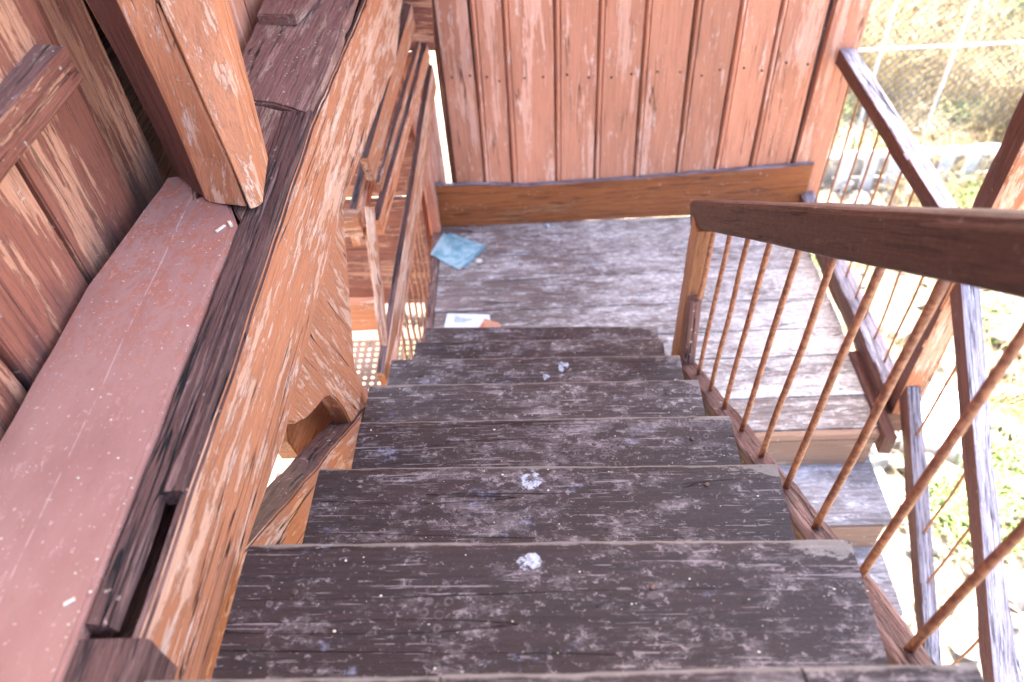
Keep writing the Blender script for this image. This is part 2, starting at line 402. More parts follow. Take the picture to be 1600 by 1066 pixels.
# ------------------------------------------------------------------ ground
GZ = -4.2
bm = bmesh.new(); nx = 90
bmesh.ops.create_grid(bm, x_segments=nx, y_segments=nx, size=1)
for v in bm.verts:
    x = v.co.x; y = v.co.y
    v.co.x = 3+math.copysign(abs(x)**2.6, x)*150; v.co.y = 4+math.copysign(abs(y)**2.6, y)*150
    v.co.z = GZ + noise.noise(Vector((v.co.x*.6, v.co.y*.6, 3)))*.05 - .03
me = bpy.data.meshes.new('ground'); bm.to_mesh(me); bm.free()
g = link('ground', me, Matrix.Identity(4), None, (M['ground'],), True); g['kind'] = 'structure'

# ------------------------------------------------------------------ upper staircase
NZ = [-.957-.208*k for k in range(8)]
LX = [(-.505, .369), (-.503, .664), (-.480, .958), (-.470, 1.243), (-.521, 1.547), (-.519, 1.842), (-.486, 2.126), (-.491, 2.41)]
RX = [(.506, .360), (.494, .642), (.484, .933), (.476, 1.226), (.472, 1.524), (.482, 1.814), (.480, 2.093), (.512, 2.364)]
st = thing('upper_staircase', 'dark brown grimy wooden staircase descending from the camera to the landing', 'staircase', (0, 1.3, -2.6))
def tread(name, l, r_, z, depth, m, parent, th=.038, xs=None, nose=.010):
    """board with a rounded worn nosing; local origin at nosing middle, y into the step"""
    A = Vector((l[0], l[1], z)); B = Vector((r_[0], r_[1], z))
    x = (B-A).normalized(); y = Vector((0, 0, 1)).cross(x).normalized(); zz = Vector((0, 0, 1)); C = (A+B)/2; L = (B-A).length
    bm = bmesh.new(); nxs = 48; sd = R.uniform(0, 90)
    prof = [(-depth, 0), (-depth*.75, 0), (-depth*.5, 0), (-depth*.25, 0), (-.045, 0), (-.022, -.0006), (-.008, -.0022), (-.002, -.006), (0, -.012), (0, -.026), (-.004, -th), (-depth, -th)]
    rows = []
    for i in range(nxs+1):
        u = -L/2+L*i/nxs; row = []
        for (py, pz) in prof:
            front = max(0, 1+py/.05)
            d = noise.noise(Vector((u*7+sd, py*9, 1)))*.0012 + noise.noise(Vector((u*24+sd, 3, 1)))*.0007
            row.append(bm.verts.new((u, py+d*2.0*front, pz+(noise.noise(Vector((u*4, py*8+sd, 5)))*.0022-abs(d)*front*.8 if pz > -th*.9 else 0))))
        rows.append(row)
    n = len(prof)
    for i in range(nxs):
        for j in range(n): bm.faces.new((rows[i][j], rows[i+1][j], rows[i+1][(j+1) % n], rows[i][(j+1) % n]))
    bm.faces.new(rows[0]); bm.faces.new(list(reversed(rows[-1])))
    outward(bm)
    me = bpy.data.meshes.new(name); bm.to_mesh(me); bm.free()
    for p in me.polygons: p.use_smooth = True
    try: me.set_sharp_from_angle(angle=rad(35))
    except Exception: pass
    return link(name, me, mat4(x, y, zz, C), parent, (m,))
def blob(name, c, rx, ry, z, m, parent, th=.0003, seed=0, jag=.45):
    bm = bmesh.new(); k = 46; top = []; bot = []
    for i in range(k):
        a = 2*math.pi*i/k
        f = 1+.6*noise.noise(Vector((math.cos(a)*1.1+seed, math.sin(a)*1.1, seed)))+.35*noise.noise(Vector((math.cos(a)*3+seed, math.sin(a)*3, 4)))
        top.append(bm.verts.new((rx*f*.9*math.cos(a), ry*f*.9*math.sin(a), th))); bot.append(bm.verts.new((rx*f*math.cos(a), ry*f*math.sin(a), 0)))
    bm.faces.new(top)
    for i in range(k): bm.faces.new((bot[i], bot[(i+1) % k], top[(i+1) % k], top[i]))
    bmesh.ops.triangulate(bm, faces=[f for f in bm.faces if len(f.verts) > 4])
    me = bpy.data.meshes.new(name); bm.to_mesh(me); bm.free()
    return link(name, me, Matrix.Translation((c[0], c[1], z)), parent, (m,))
def nail(parent, x, y, z, r=.006):
    bm = bmesh.new(); bmesh.ops.create_uvsphere(bm, u_segments=10, v_segments=6, radius=r)
    for v in bm.verts: v.co.z *= .35
    me = bpy.data.meshes.new('nail'); bm.to_mesh(me); bm.free()
    return link('nail', me, Matrix.Translation((x, y, z)), parent, (M['nail'],), True)
for k in range(8):
    if k == 0:   # top step is three short boards side by side
        cuts = [-.505, -.135, .30, .506]; t = None
        for a, b in zip(cuts[:-1], cuts[1:]):
            tread('tread', (a+.0015, .364+R.uniform(-.003, .003)), (b-.0015, .361), NZ[0]+R.uniform(-.001, .001), .34, M['tread'], st)
        continue
    prev = LX[k-1][1]; t = tread('tread', LX[k], RX[k], NZ[k], .335, M['tread'] if k < 4 else M['tread_pale'], st)
    for i in range(R.choice((3, 4, 4))):
        nail(t, -.38+.25*i+R.uniform(-.05, .05), LX[k][1]-R.uniform(.05, .13), NZ[k]+.0015, .0055)
    # riser board set back under the nosing, closing the step below
    beam('riser', (-.47, LX[k-1][1]-.055, NZ[k]+.085), (.47, RX[k-1][1]-.055, NZ[k]+.085), .018, .163, M['dark'], st, r=.002, wear=.001)
ch = [c for c in st.children if c.name.startswith('tread')]
def tr(k): return [c for c in st.children if c.name.startswith('tread')][k+2]
blob('paint_splat', (-.028, .612), .020, .015, NZ[1]+.001, M['stain'], tr(1), seed=1)
blob('paint_splat', (-.029, .905), .024, .019, NZ[2]+.001, M['stain'], tr(2), seed=5)
blob('paint_splat', (.080, 1.775), .017, .020, NZ[5]+.001, M['stain'], tr(5), seed=9)
blob('paint_splat', (.02, 1.73), .012, .012, NZ[5]+.001, M['stain'], tr(5), seed=12)
# stringers
def rsz(y): return -1.451-.655*(y-.822)
def lsz(y): return -1.315-.757*(y-.80)
beam('stringer', (.548, .20, rsz(.20)-.085), (.548, 2.02, rsz(2.02)-.085), .066, .15, M['dark'], st, wear=.006, r=.008)
slabpts = [(-.532, y, lsz(y)) for y in (.45, .8, 1.2, 1.62)] + [(-.532, y, lsz(y)-.30) for y in (1.62, 1.2, .8, .45)]
slab('stringer', slabpts, .075, M['orange'], st, grain=(0, 1, -.757), top=M['dark'], jag=.003)
beam('stringer', (-.565, 1.60, -2.30), (-.565, 2.46, -2.72), .05, .12, M['dark'], st, wear=.004)

# dark worn block at the head of the stairs, left of the first tread
b = beam('floor_block', (-.62, .15, -1.02), (-.62, .418, -1.02), .20, .10, M['dark'], None, wear=.006, r=.01)
tag(b, 'short dark worn timber block at the bottom left beside the top tread', 'timber block')
# upper floor the stairs come from (behind the viewer)
up = thing('upper_floor', 'dark boarded upper floor that the stairs start from', 'floor', (0, -.5, -.76))
for i in range(7):
    beam('floor_board', (-.9+.0, .02-.2*i, -.80), (1.0, .02-.2*i, -.80), .196, .03, M['tread'], up, wear=.001)

# ------------------------------------------------------------------ right-hand stair railing
rl = thing('stair_railing', 'reddish brown handrail on thin rods along the right side of the upper stairs', 'railing', (.555, 1.2, -1.8))
def hz(y): return -.78-.718*(y-1.02)     # top of handrail
off = .052*math.sqrt(1+.718**2)
beam('handrail', (.562, 2.10, hz(2.10)-off), (.562, -.75, hz(-.75)-off), .082, .092, M['railbrown'], rl, r=.014, wear=.0014, seg=.025)
bots = [1.955, 1.79, 1.63, 1.474, 1.306, 1.147, .984, .822, .648, .481, .32, .16, 0.0]
for yb in bots:
    yt = yb-.028
    zb = rsz(yb)-.012 if yb < 1.9 else -2.03
    rod('baluster', (.552, yb, zb), (.560, yt, hz(yt)-.09), .0076, M['rod'], rl, bend=.0025)
nw = beam('newel_post', (.548, 2.035, -2.62), (.548, 2.005, hz(2.0)-.10), .062, .085, M['ochre'], rl, up=(0, 1, 0), wear=.004)
beam('newel_block', (.550, 1.915, -2.30), (.545, 1.955, -1.87), .045, .05, M['dusty'], rl, up=(0, 1, 0), wear=.004, r=.012)

# ------------------------------------------------------------------ landing
LZ = -2.61
ld = thing('landing', 'dusty wooden landing of boards laid across below the upper stairs', 'landing', (.45, 2.7, LZ-.1))
ys = [1.93, 2.10, 2.335, 2.50, 2.70, 2.92, 3.10, 3.375]
for i in range(7):
    y0, y1 = ys[i], ys[i+1]
    x0 = .545 if y1 < 2.3 else -.50
    beam('floor_board', (x0, (y0+y1)/2, LZ-.018+R.uniform(-.0015, .0015)), (1.385+R.uniform(-.004, .004), (y0+y1)/2+R.uniform(-.002, .002), LZ-.018), y1-y0-.006, .036, M['floor'], ld, wear=.0018, r=.003)
beam('edge_strip', (-.525, 2.15, LZ-.016), (-.525, 3.375, LZ-.016), .045, .05, M['dusty'], ld, wear=.002)
beam('nosing_board', (.545, 1.914, LZ-.030), (1.37, 1.914, LZ-.034), .030, .055, M['tan'], ld, wear=.0015)
beam('edge_beam', (1.392, 1.86, LZ-.03), (1.392, 2.33, LZ-.03), .05, .11, M['redbrown'], ld, wear=.004)
beam('joist', (1.30, 2.055, LZ-.075), (1.57, 2.055, LZ-.075), .10, .12, M['redbrown'], ld, wear=.004)
beam('joist', (-.5, 2.45, LZ-.12), (1.35, 2.45, LZ-.12), .08, .14, M['dark'], ld, wear=.004)
beam('joist', (-.5, 3.3, LZ-.12), (1.35, 3.3, LZ-.12), .08, .14, M['dark'], ld, wear=.004)
for x, y in ((-.45, 2.45), (1.3, 3.3), (-.45, 3.3), (.62, 2.45)):
    beam('support_post', (x, y, GZ-.1), (x, y, LZ-.19), .10, .10, M['redbrown'], ld, up=(0, 1, 0))

# ------------------------------------------------------------------ lower staircase
ls = thing('lower_staircase', 'chalky grey wooden stairs with tan risers turning down at the right of the landing', 'staircase', (.97, .9, GZ))
for k in range(7):
    z = LZ-.2*(k+1); yb = 1.93-.295*k; yf = yb-.295
    if k < 6:
        beam('tread', (.56, (yb+yf)/2-.004, z-.018), (1.385, (yb+yf)/2-.004, z-.018), .325, .034, M['lowtread'], ls, wear=.0015, r=.006)
    zr = z+.1-.018
    beam('riser', (.565, yb-.018 if k else 1.900, zr), (1.355, yb-.018 if k else 1.900, zr), .02, .165, M['tan'], ls, wear=.001, r=.002)
beam('stringer', (.60, 1.93, -2.86), (.60, .1, -4.10), .05, .16, M['redbrown'], ls)
beam('stringer', (1.34, 1.90, -2.90), (1.34, .1, -4.12), .04, .14, M['redbrown'], ls)

# ------------------------------------------------------------------ landing railing, right side
lr = thing('landing_railing', 'weathered purple-grey landing railing with thin rods between the plank wall and the corner post', 'railing', (1.44, 2.75, LZ))
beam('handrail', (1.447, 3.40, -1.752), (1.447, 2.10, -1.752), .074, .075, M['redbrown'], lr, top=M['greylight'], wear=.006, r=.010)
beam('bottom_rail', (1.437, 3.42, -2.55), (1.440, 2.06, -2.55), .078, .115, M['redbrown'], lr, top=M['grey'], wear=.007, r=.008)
for i, y in enumerate((3.26, 3.12, 2.985, 2.85, 2.715, 2.57, 2.44, 2.31, 2.18)):
    rod('baluster', (1.442, y, -2.50), (1.447, y+.01, -1.78), .0052, M['rod2'], lr, bend=.004)
# corner post carrying the roof
cp = beam('corner_post', (1.50, 2.055, LZ-.02), (1.50, 2.055, 1.95), .10, .10, M['redbrown'], None, up=(0, 1, 0), wear=.007, r=.010, top=M['orange'], topdir=(0, -1, 0))
tag(cp, 'square salmon roof post standing at the outer corner of the landing', 'post')

# railing of the lower flight
lo = thing('lower_stair_railing', 'grey-topped railing with thin rods running down beside the lower stairs', 'railing', (1.48, 1.2, -3.4))
def lh(y): return -1.865-.80*(2.0-y)
o1 = .035*math.sqrt(1+.8**2)
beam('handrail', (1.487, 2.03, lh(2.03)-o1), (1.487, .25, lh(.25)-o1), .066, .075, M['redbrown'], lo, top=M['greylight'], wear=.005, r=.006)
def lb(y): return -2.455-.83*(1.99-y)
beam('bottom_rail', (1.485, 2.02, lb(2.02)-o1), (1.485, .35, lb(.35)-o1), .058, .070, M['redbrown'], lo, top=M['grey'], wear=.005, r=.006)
for i in range(10):
    y = 1.855-.148*i
    rod('baluster', (1.485, y, lb(y)-.02), (1.487, y-.01, lh(y)-.03), .0052, M['rod2'], lo, bend=.004)
# outer brace seen past the handrail
br = beam('brace', (1.56, 1.35, -2.60), (1.72, .55, -3.35), .045, .07, M['redbrown'], None, top=M['grey'], wear=.004)
tag(br, 'thin slanting grey brace outside the lower railing at the bottom right', 'brace')

# ------------------------------------------------------------------ back plank wall
bw = thing('plank_wall', 'salmon painted plank wall with beaded joints behind the landing', 'wall', (.45, 3.4, LZ))
def plank(name, x0, x1, y, z0, z1, m, parent, bead=.020, th=.024, lean=0.0, seed=0):
    """vertical tongue-and-groove plank, facing -Y, with a bead at its left edge; local X = up"""
    X, Y, Z = Vector((0, 0, 1)), Vector((1, 0, 0)), Vector((0, -1, 0))
    # right-handed: X x Y = Z' -> (0,0,1)x(1,0,0) = (0,1,0); use Z=(0,1,0) and mirror depth
    Z = X.cross(Y)
    w_ = x1-x0; H = z1-z0; n = max(8, int(H/.08))
    prof = [(0, .002), (.001, .014), (.005, .014), (.007, .004)]
    if bead: prof += [(.009, -.003), (.013, -.0075), (.018, -.0075), (.022, -.004), (.0235, .002), (.0245, .008), (.027, .008), (.030, 0)]
    prof += [(w_*.5, 0), (w_*.75, 0), (w_-.010, 0), (w_-.003, .003), (w_-.001, .012), (w_-.001, th), (0, th)]
    bm = bmesh.new(); rows = []
    for i in range(n+1):
        zz = H*i/n; wv = noise.noise(Vector((zz*1.3, seed*7.7, 0)))*.004; bul = noise.noise(Vector((zz*2, seed*3.1, 9)))*.002
        rows.append([bm.verts.new((zz, a+wv+lean*zz+noise.noise(Vector((zz*6, a*20, seed)))*.0012, b+bul+noise.noise(Vector((zz*3, a*18, seed+5)))*.0016)) for a, b in prof])
    k = len(prof)
    for i in range(n):
        for j in range(k): bm.faces.new((rows[i][j], rows[i][(j+1) % k], rows[i+1][(j+1) % k], rows[i+1][j]))
    bm.faces.new(rows[0]); bm.faces.new(list(reversed(rows[-1])))
    outward(bm)
    me = bpy.data.meshes.new(name); bm.to_mesh(me); bm.free()
    return link(name, me, mat4(X, Y, Z, Vector((x0, y, z0))), parent, (m,))
ex = [-.403, -.253, -.11, .117, .316, .521, .735, .931, 1.108, 1.318]
for i in range(len(ex)-1):
    plank('wall_plank', ex[i]+.001, ex[i+1]-.001, 3.392+R.uniform(-.002, .002), -2.42 if i != 4 else -2.40, 1.95, M['salmon'], bw, bead=1 if i else 0, seed=i, lean=R.uniform(-.002, .002))
for i in range(len(ex)-1):
    for z in (-1.78+R.uniform(-.02, .02), -.9):
        for fx in (.35, .8):
            x = ex[i]+(ex[i+1]-ex[i])*fx
            bm = bmesh.new(); bmesh.ops.create_uvsphere(bm, u_segments=8, v_segments=6, radius=.0055)
            me = bpy.data.meshes.new('nail'); bm.to_mesh(me); bm.free()
            link('nail', me, Matrix.Translation((x+R.uniform(-.01, .01), 3.389, z+R.uniform(-.02, .02))), bw, (M['nail'],), True)
plank('wall_plank', 1.336, 1.497, 3.388, -2.60, 1.95, M['salmon'], bw, bead=0, seed=21, lean=.006, th=.05)
plank('wall_plank', -.425, -.405, 3.400, -2.42, 1.95, M['redwall'], bw, bead=0, seed=23)
plank('wall_plank', -.53, -.455, 3.395, -2.42, 1.95, M['salmon'], bw, bead=0, seed=22)
plank('wall_plank', -.66, -.495, 3.405, -3.0, -2.35, M['redwall'], bw, bead=0, seed=29)  # added filler plank, closes the gap that let sun onto the landing
plank('wall_plank', -.74, -.552, 3.400, -2.42, -.9, M['redwall'], bw, bead=0, seed=27)
slab('baseboard', [(-.56, 3.362, -2.612), (1.426, 3.362, -2.600), (1.426, 3.362, -2.312), (1.1, 3.362, -2.325), (.55, 3.362, -2.350), (.155, 3.362, -2.362), (-.05, 3.362, -2.368), (-.2, 3.362, -2.352), (-.56, 3.362, -2.336)], .028, M['varnish'], bw, grain=(1, 0, .02), top=M['grey'], jag=.0015, bev=.003)
beam('corner_block', (-.80, 3.39, -1.30), (-.405, 3.39, -1.32), .06, .60, M['redwall'], bw, wear=.003)
beam('backing_rail', (-.50, 3.45, -1.0), (1.48, 3.45, -1.0), .04, .10, M['redwall'], bw)
beam('backing_board', (.535, 3.432, -2.6), (.535, 3.432, 1.95), 1.90, .014, M['dark'], bw, up=(0, 1, 0), seg=.3, wear=0)
beam('backing_board', (-1.0, 3.46, -1.0), (-1.0, 3.46, 1.95), 1.22, .02, M['redwall'], bw, up=(0, 1, 0), seg=.3, wear=0)  # added leftward continuation of the wall, blocks sun from the left gap
beam('corner_stud', (-.535, 3.33, -2.62), (-.545, 3.35, -1.62), .055, .05, M['salmon'], bw, up=(0, 1, 0), wear=.004)

beam('backing_board', (-1.08, 3.47, -1.33), (-.56, 3.47, -1.33), .02, .66, M['redwall'], bw, wear=0)  # added unseen board, keeps the sun off the perforated sheet

beam('sun_block_board', (-1.4, 3.75, -1.50), (-.15, 3.75, -1.50), .56, .03, M['redwall'], bw, wear=.002)  # added unseen board outside the wall, stops sun through the slit

# ------------------------------------------------------------------ left timber beam and what stands on it
TZ = -.970
Xf = -.530
side = [(Xf, .30, TZ-.006), (Xf, 1.0, -.985), (Xf, 1.70, -.985), (Xf, 2.21, -1.03), (Xf, 3.36, -1.13), (Xf, 3.36, -1.53), (Xf, 2.60, -1.405), (Xf, 1.75, -1.283), (Xf, .96, -1.274), (Xf, .70, -1.228), (Xf, .30, -1.195)]
hb = thing('side_beam', 'heavy timber beam, dark worn top and peeling orange face, along the left of the stairs', 'beam', (-.65, 1.8, -1.28))
slab('beam_face', side, .016, M['orange'], hb, grain=(0, 1, -.03), top=M['dark'], jag=.003, bev=.006, away=(-1, 0, 0))
# the rest of the beam's body behind the split
beam('beam_core', (-.68, .25, TZ-.20), (-.68, .80, TZ-.20), .24, .12, M['dark'], hb, wear=.003)
body = [(-.585, .78, TZ-.012), (-.585, 3.36, TZ-.10), (-.585, 3.36, -1.45), (-.585, .78, -1.25)]
slab('beam_body', body, .20, M['dark'], hb, grain=(0, 1, 0), away=(-1, 0, 0), jag=.002)
beam('top_lath', (-.590, .435, TZ-.012), (-.590, 1.73, TZ-.010), .038, .026, M['dark'], hb, wear=.004, r=.005)
beam('top_lath', (-.556, .64, TZ-.013), (-.553, 1.73, TZ-.011), .030, .026, M['dark'], hb, wear=.005, r=.005)
slab('top_cap', [(-.600, 1.28, TZ+.000), (-.537, 1.70, TZ+.002), (-.712, 1.79, TZ), (-.775, 1.66, TZ), (-.70, 1.45, TZ)], .03, M['dusty'], hb, grain=(0, 1, 0), jag=.003, away=(0, 0, -1))
slab('top_cap', [(-.545, 1.712, TZ+.008), (-.536, 2.00, TZ+.004), (-.534, 2.21, TZ-.004), (-.534, 3.34, TZ-.02), (-.775, 3.34, TZ+.006), (-.785, 2.0, TZ+.010), (-.775, 1.80, TZ+.012), (-.64, 1.765, TZ+.012)], .05, M['dusty'], hb, grain=(.05, 1, 0), jag=.006, away=(0, 0, -1), bev=.006)
b = slab('timber_block', [(-.775, 2.22, TZ+.040), (-.66, 2.20, TZ+.040), (-.60, 2.55, TZ+.040), (-.60, 3.3, TZ+.04), (-.78, 3.3, TZ+.04)], .03, M['dusty'], None, grain=(0, 1, 0), away=(0, 0, -1), jag=.006)
tag(b, 'thin dusty board lying on the far end of the side beam', 'board')

# knee board with the scalloped foot under the beam
kp = [(520, 285), (537, 330), (545, 440), (554, 573), (578, 623), (590, 653), (570, 657), (565, 688), (551, 666), (538, 640), (528, 626), (518, 617), (508, 621), (496, 637), (482, 652), (464, 662), (445, 659), (437, 628), (440, 560), (470, 400)]
kb = slab('knee_board', [on(x, y, 0, -.546) for x, y in kp], .045, M['orange'], None, grain=(0, .42, -1), jag=.0015, bev=.004, away=(-1, 0, 0), top=M['dark'])
tag(kb, 'wide peeling orange board with a scalloped foot under the left beam', 'board')
kk = slab('backing_board', [on(x, y, 0, -.64) for x, y in [(440, 600), (560, 600), (560, 690), (470, 716), (452, 690)]], .05, M['varnish'], None, grain=(0, 1, -.2), away=(-1, 0, 0))
tag(kk, 'brown board in shade behind the scalloped opening', 'board')

# pink sill board
ps = [(-.612, -.35, -.957), (-.612, 1.28, -.957), (-.640, 1.34, -.957), (-.70, 1.385, -.957), (-.722, 1.37, -.957), (-.742, 1.43, -.957), (-.765, 1.462, -.957), (-.812, 1.455, -.957), (-.858, 1.10, -.957), (-.862, .70, -.957), (-.862, -.35, -.957)]
pk = slab('sill_board', ps, .034, M['pink'], None, grain=(0, 1, 0), away=(0, 0, -1), jag=.002, bev=.006)
tag(pk, 'broad smooth pink painted sill board along the left side', 'sill')
for (px, py, a, l) in ((345, 357, .6, .020), (360, 350, -.5, .016), (108, 941, 1.0, .012)):
    p = on(px, py, 2, -.955)
    fl = beam('wood_chip', p-Vector((math.sin(a), math.cos(a), 0))*l*.6, p+Vector((math.sin(a), math.cos(a), 0))*l*.6, .006, .003, M['flake'], None, r=.001, wear=.001, seg=.01)
    tag(fl, {345: 'left of two tiny cream wood chips at the far end of the pink sill', 360: 'right of two tiny cream wood chips at the far end of the pink sill', 108: 'lone tiny cream chip low on the pink sill'}[px], 'wood chip')

# left plank wall
lw = thing('side_plank_wall', 'worn red-brown plank wall leaning over the pink sill at top left', 'wall', (-.9, 1.2, -1.0))
def lplank(y0, y1, m, xo=0.0, z0=-1.06, z1=1.95, lean=0.0):
    xx = -.875+xo
    slab('wall_plank', [(xx, y0, z0), (xx, y1, z0), (xx, y1-lean, z1), (xx, y0-lean, z1)], .03, m, lw, grain=(0, 0, 1), away=(-1, 0, 0), jag=.0015, step=.06, bev=.004)
lyb = [-.9, -.6, -.3, -.02, .28, .56, .868, 1.135, 1.405, 1.60, 1.80, 2.03, 2.27, 2.50, 2.75, 3.0, 3.25, 3.44]
for i in range(len(lyb)-1):
    mm = M['redwall'] if i != 3 else M['orange']
    lplank(lyb[i]+.006, lyb[i+1]-.006, M['sideplank'] if i < 9 else M['salmon'], xo=(-.02 if i in (8,) else R.uniform(-.004, .004)) + (.06 if i > 8 else 0), lean=R.uniform(.03, .05))
beam('backing_rail', (-.94, -1.0, -.80), (-.94, 3.0, -.80), .04, .12, M['dark'], lw)
beam('backing_board', (-.96, -1.0, .32), (-.96, 3.35, .32), .02, 3.3, M['dark'], lw)  # dark lining added behind the planks so their gaps read dark
lg = beam('ledge', (-.862, .55, -.63), (-.862, 1.335, -.63), .085, .075, M['redwall'], None, top=M['dusty'], wear=.006, r=.01)
tag(lg, 'rough-ended brown ledge timber sticking out of the plank wall at top left', 'ledge')

# leaning post on the beam (post with a plank spiked to its side)
pt = thing('wall_post', 'split salmon post standing on the side beam where the pink sill ends', 'post', (-.70, 1.42, -.97))
def prism(name, levels, m, parent, seg=.05, jag=.004, left=None):
    """timber standing upright: levels = [(z, [(x, y), ...]), ...] joined; local X = up"""
    X, Y, Z = Vector((0, 0, 1)), Vector((1, 0, 0)), Vector((0, 1, 0))
    bm = bmesh.new(); rows = []; z0 = levels[0][0]; sd = R.uniform(0, 50)
    for a, b in zip(levels[:-1], levels[1:]):
        n = max(1, int((b[0]-a[0])/seg))
        for i in range(n+(b is levels[-1])):
            t = i/n; z = a[0]+(b[0]-a[0])*t; row = []
            pts = [Vector(p).lerp(Vector(q), t) for p, q in zip(a[1], b[1])]; k = len(pts); cen = sum(pts, Vector((0, 0)))/k
            for j in range(k):
                p, pn, pp = pts[j], pts[(j+1) % k], pts[j-1]
                c1 = p+(pp-p).normalized()*.005; c2 = p+(pn-p).normalized()*.005
                for q in (c1, c2, p.lerp(pn, .33), p.lerp(pn, .67)):
                    d = noise.noise(Vector((z*5, q.x*25+sd, q.y*25)))*jag
                    e = (q-cen).normalized()*d
                    row.append(bm.verts.new((z-z0+(0 if rows else noise.noise(Vector((q.x*30, q.y*30, sd)))*.02), q.x+e.x, q.y+e.y)))
            rows.append(row)
    k = len(rows[0]); side_faces = []
    for i in range(len(rows)-1):
        for j in range(k):
            f = bm.faces.new((rows[i][j], rows[i][(j+1) % k], rows[i+1][(j+1) % k], rows[i+1][j]))
            if j in (1, 2, 3): side_faces.append(f)
    bm.faces.new(rows[0]); bm.faces.new(list(reversed(rows[-1])))
    outward(bm)
    if left:
        for f in side_faces: f.material_index = 1
    me = bpy.data.meshes.new(name); bm.to_mesh(me); bm.free()
    return link(name, me, mat4(X, Y, Z, Vector((0, 0, z0))), parent, (m, left) if left else (m,))
ub = [(-.80, 1.42), (-.724, 1.40), (-.672, 1.416), (-.66, 1.55), (-.78, 1.56)]
prism('post', [(-.950, [(-.790, 1.455), (-.690, 1.350), (-.600, 1.322), (-.625, 1.50), (-.76, 1.56)]),
               (-.86, [(-.79, 1.45), (-.706, 1.385), (-.612, 1.345), (-.635, 1.50), (-.76, 1.56)]), (-.55, ub), (1.95, ub)], M['orange'], pt, left=M['redbrown'], jag=.006)
uc = [(-.662, 1.408), (-.575, 1.447), (-.59, 1.57), (-.655, 1.55)]
prism('side_board', [(-.955, [(-.590, 1.314), (-.572, 1.345), (-.59, 1.50), (-.615, 1.49)]), (-.55, uc), (1.95, uc)], M['orange'], pt)

# ------------------------------------------------------------------ left railing of the landing and loose laths
le = thing('left_railing', 'orange lath rail with leaning thin rods along the left edge of the landing', 'railing', (-.53, 2.7, LZ))
beam('rail', (-.556, 1.80, -2.075), (-.448, 3.36, -1.735), .026, .135, M['orange'], le, top=M['dark'], wear=.004, r=.005)
beam('rail', (-.532, 1.86, -2.07), (-.520, 3.37, -2.10), .022, .045, M['orange'], le, wear=.003, r=.004)
for y in (3.35, 2.90, 2.79, 2.67, 2.55, 2.43, 2.31, 2.19, 2.08):
    rod('baluster', (-.532, y, -2.60), (-.530, y+.03, -2.07), .0055, M['rod'], le, bend=.004)
beam('post', (-.575, 2.215, -1.62), (-.548, 1.80, -2.14), .045, .030, M['orange'], le, up=(1, 0, 0), wear=.004)
def lath(A, B, w_, h_, lab, top=M['dark'], m=M['orange']):
    tag(beam('lath', A, B, w_, h_, m, None, top=top, wear=.005, r=.004), lab, 'lath', 'old laths left of the stairs')
lath((-.605, 2.42, -1.60), (-.503, 3.34, -1.44), .03, .11, 'topmost wide orange lath, nearest the side beam')
lath((-.598, 2.36, -1.82), (-.458, 3.34, -1.60), .03, .085, 'middle lath with a dark peeling upper edge beside the topmost lath')
lath((-.585, 2.45, -1.70), (-.48, 3.30, -1.56), .018, .045, 'narrow lath squeezed between the two wide laths')
lath((-.68, 2.30, -1.80), (-.60, 3.34, -1.62), .03, .13, 'shaded lath farthest left behind the others')
lath((-.60, 2.24, -1.72), (-.585, 2.08, -2.0), .03, .04, 'short stub lath leaning against the railing post', None)
# cross bars and brown boards further left
for z, h_, lab in ((-1.70, .10, 'upper short orange cross bar behind the knee board'), (-2.15, .15, 'lower short orange cross bar behind the knee board')):
    tag(beam('cross_bar', (-1.25, 2.24, z), (-.615, 2.22, z+.01), .05, h_, M['orange'], None, wear=.006, r=.01), lab, 'bar')
for z, h_, y, lab in ((-2.06, .30, 3.12, 'uppermost brown board crossing left of the railing'), (-2.50, .56, 3.10, 'wide brown board behind the upper cross bar'), (-2.98, .14, 3.25, 'lower brown board above the perforated sheet')):
    tag(beam('cross_board', (-1.7, y, z), (-.548, y, z), .03, h_, M['redwall'], None, wear=.003), lab, 'board')

# perforated sheet
def perforated():
    bm = bmesh.new(); c = .042; r = .0105; nx_, ny_ = 18, 34; x0, y0 = -1.30, 2.05; z = 0
    for i in range(nx_):
        for j in range(ny_):
            cx = i*c+c/2; cy = j*c+c/2
            sq = []; ci = []
            for k in range(8):
                a = math.pi/4*k
                s_ = 1/max(abs(math.cos(a)), abs(math.sin(a)))
                sq.append(bm.verts.new((cx+c/2*math.cos(a)*s_, cy+c/2*math.sin(a)*s_, z)))
                ci.append(bm.verts.new((cx+r*math.cos(a), cy+r*math.sin(a), z)))
            for k in range(8): bm.faces.new((sq[k], sq[(k+1) % 8], ci[(k+1) % 8], ci[k]))
    bmesh.ops.remove_doubles(bm, verts=bm.verts, dist=.0005)
    bmesh.ops.solidify(bm, geom=bm.faces[:], thickness=.002)
    me = bpy.data.meshes.new('perforated_sheet'); bm.to_mesh(me); bm.free()
    return link('perforated_sheet', me, Matrix.Translation((x0, y0, -3.12)) , None, (M['mesh'],))
tag(perforated(), 'brown perforated metal sheet seen below the left railing', 'metal sheet')

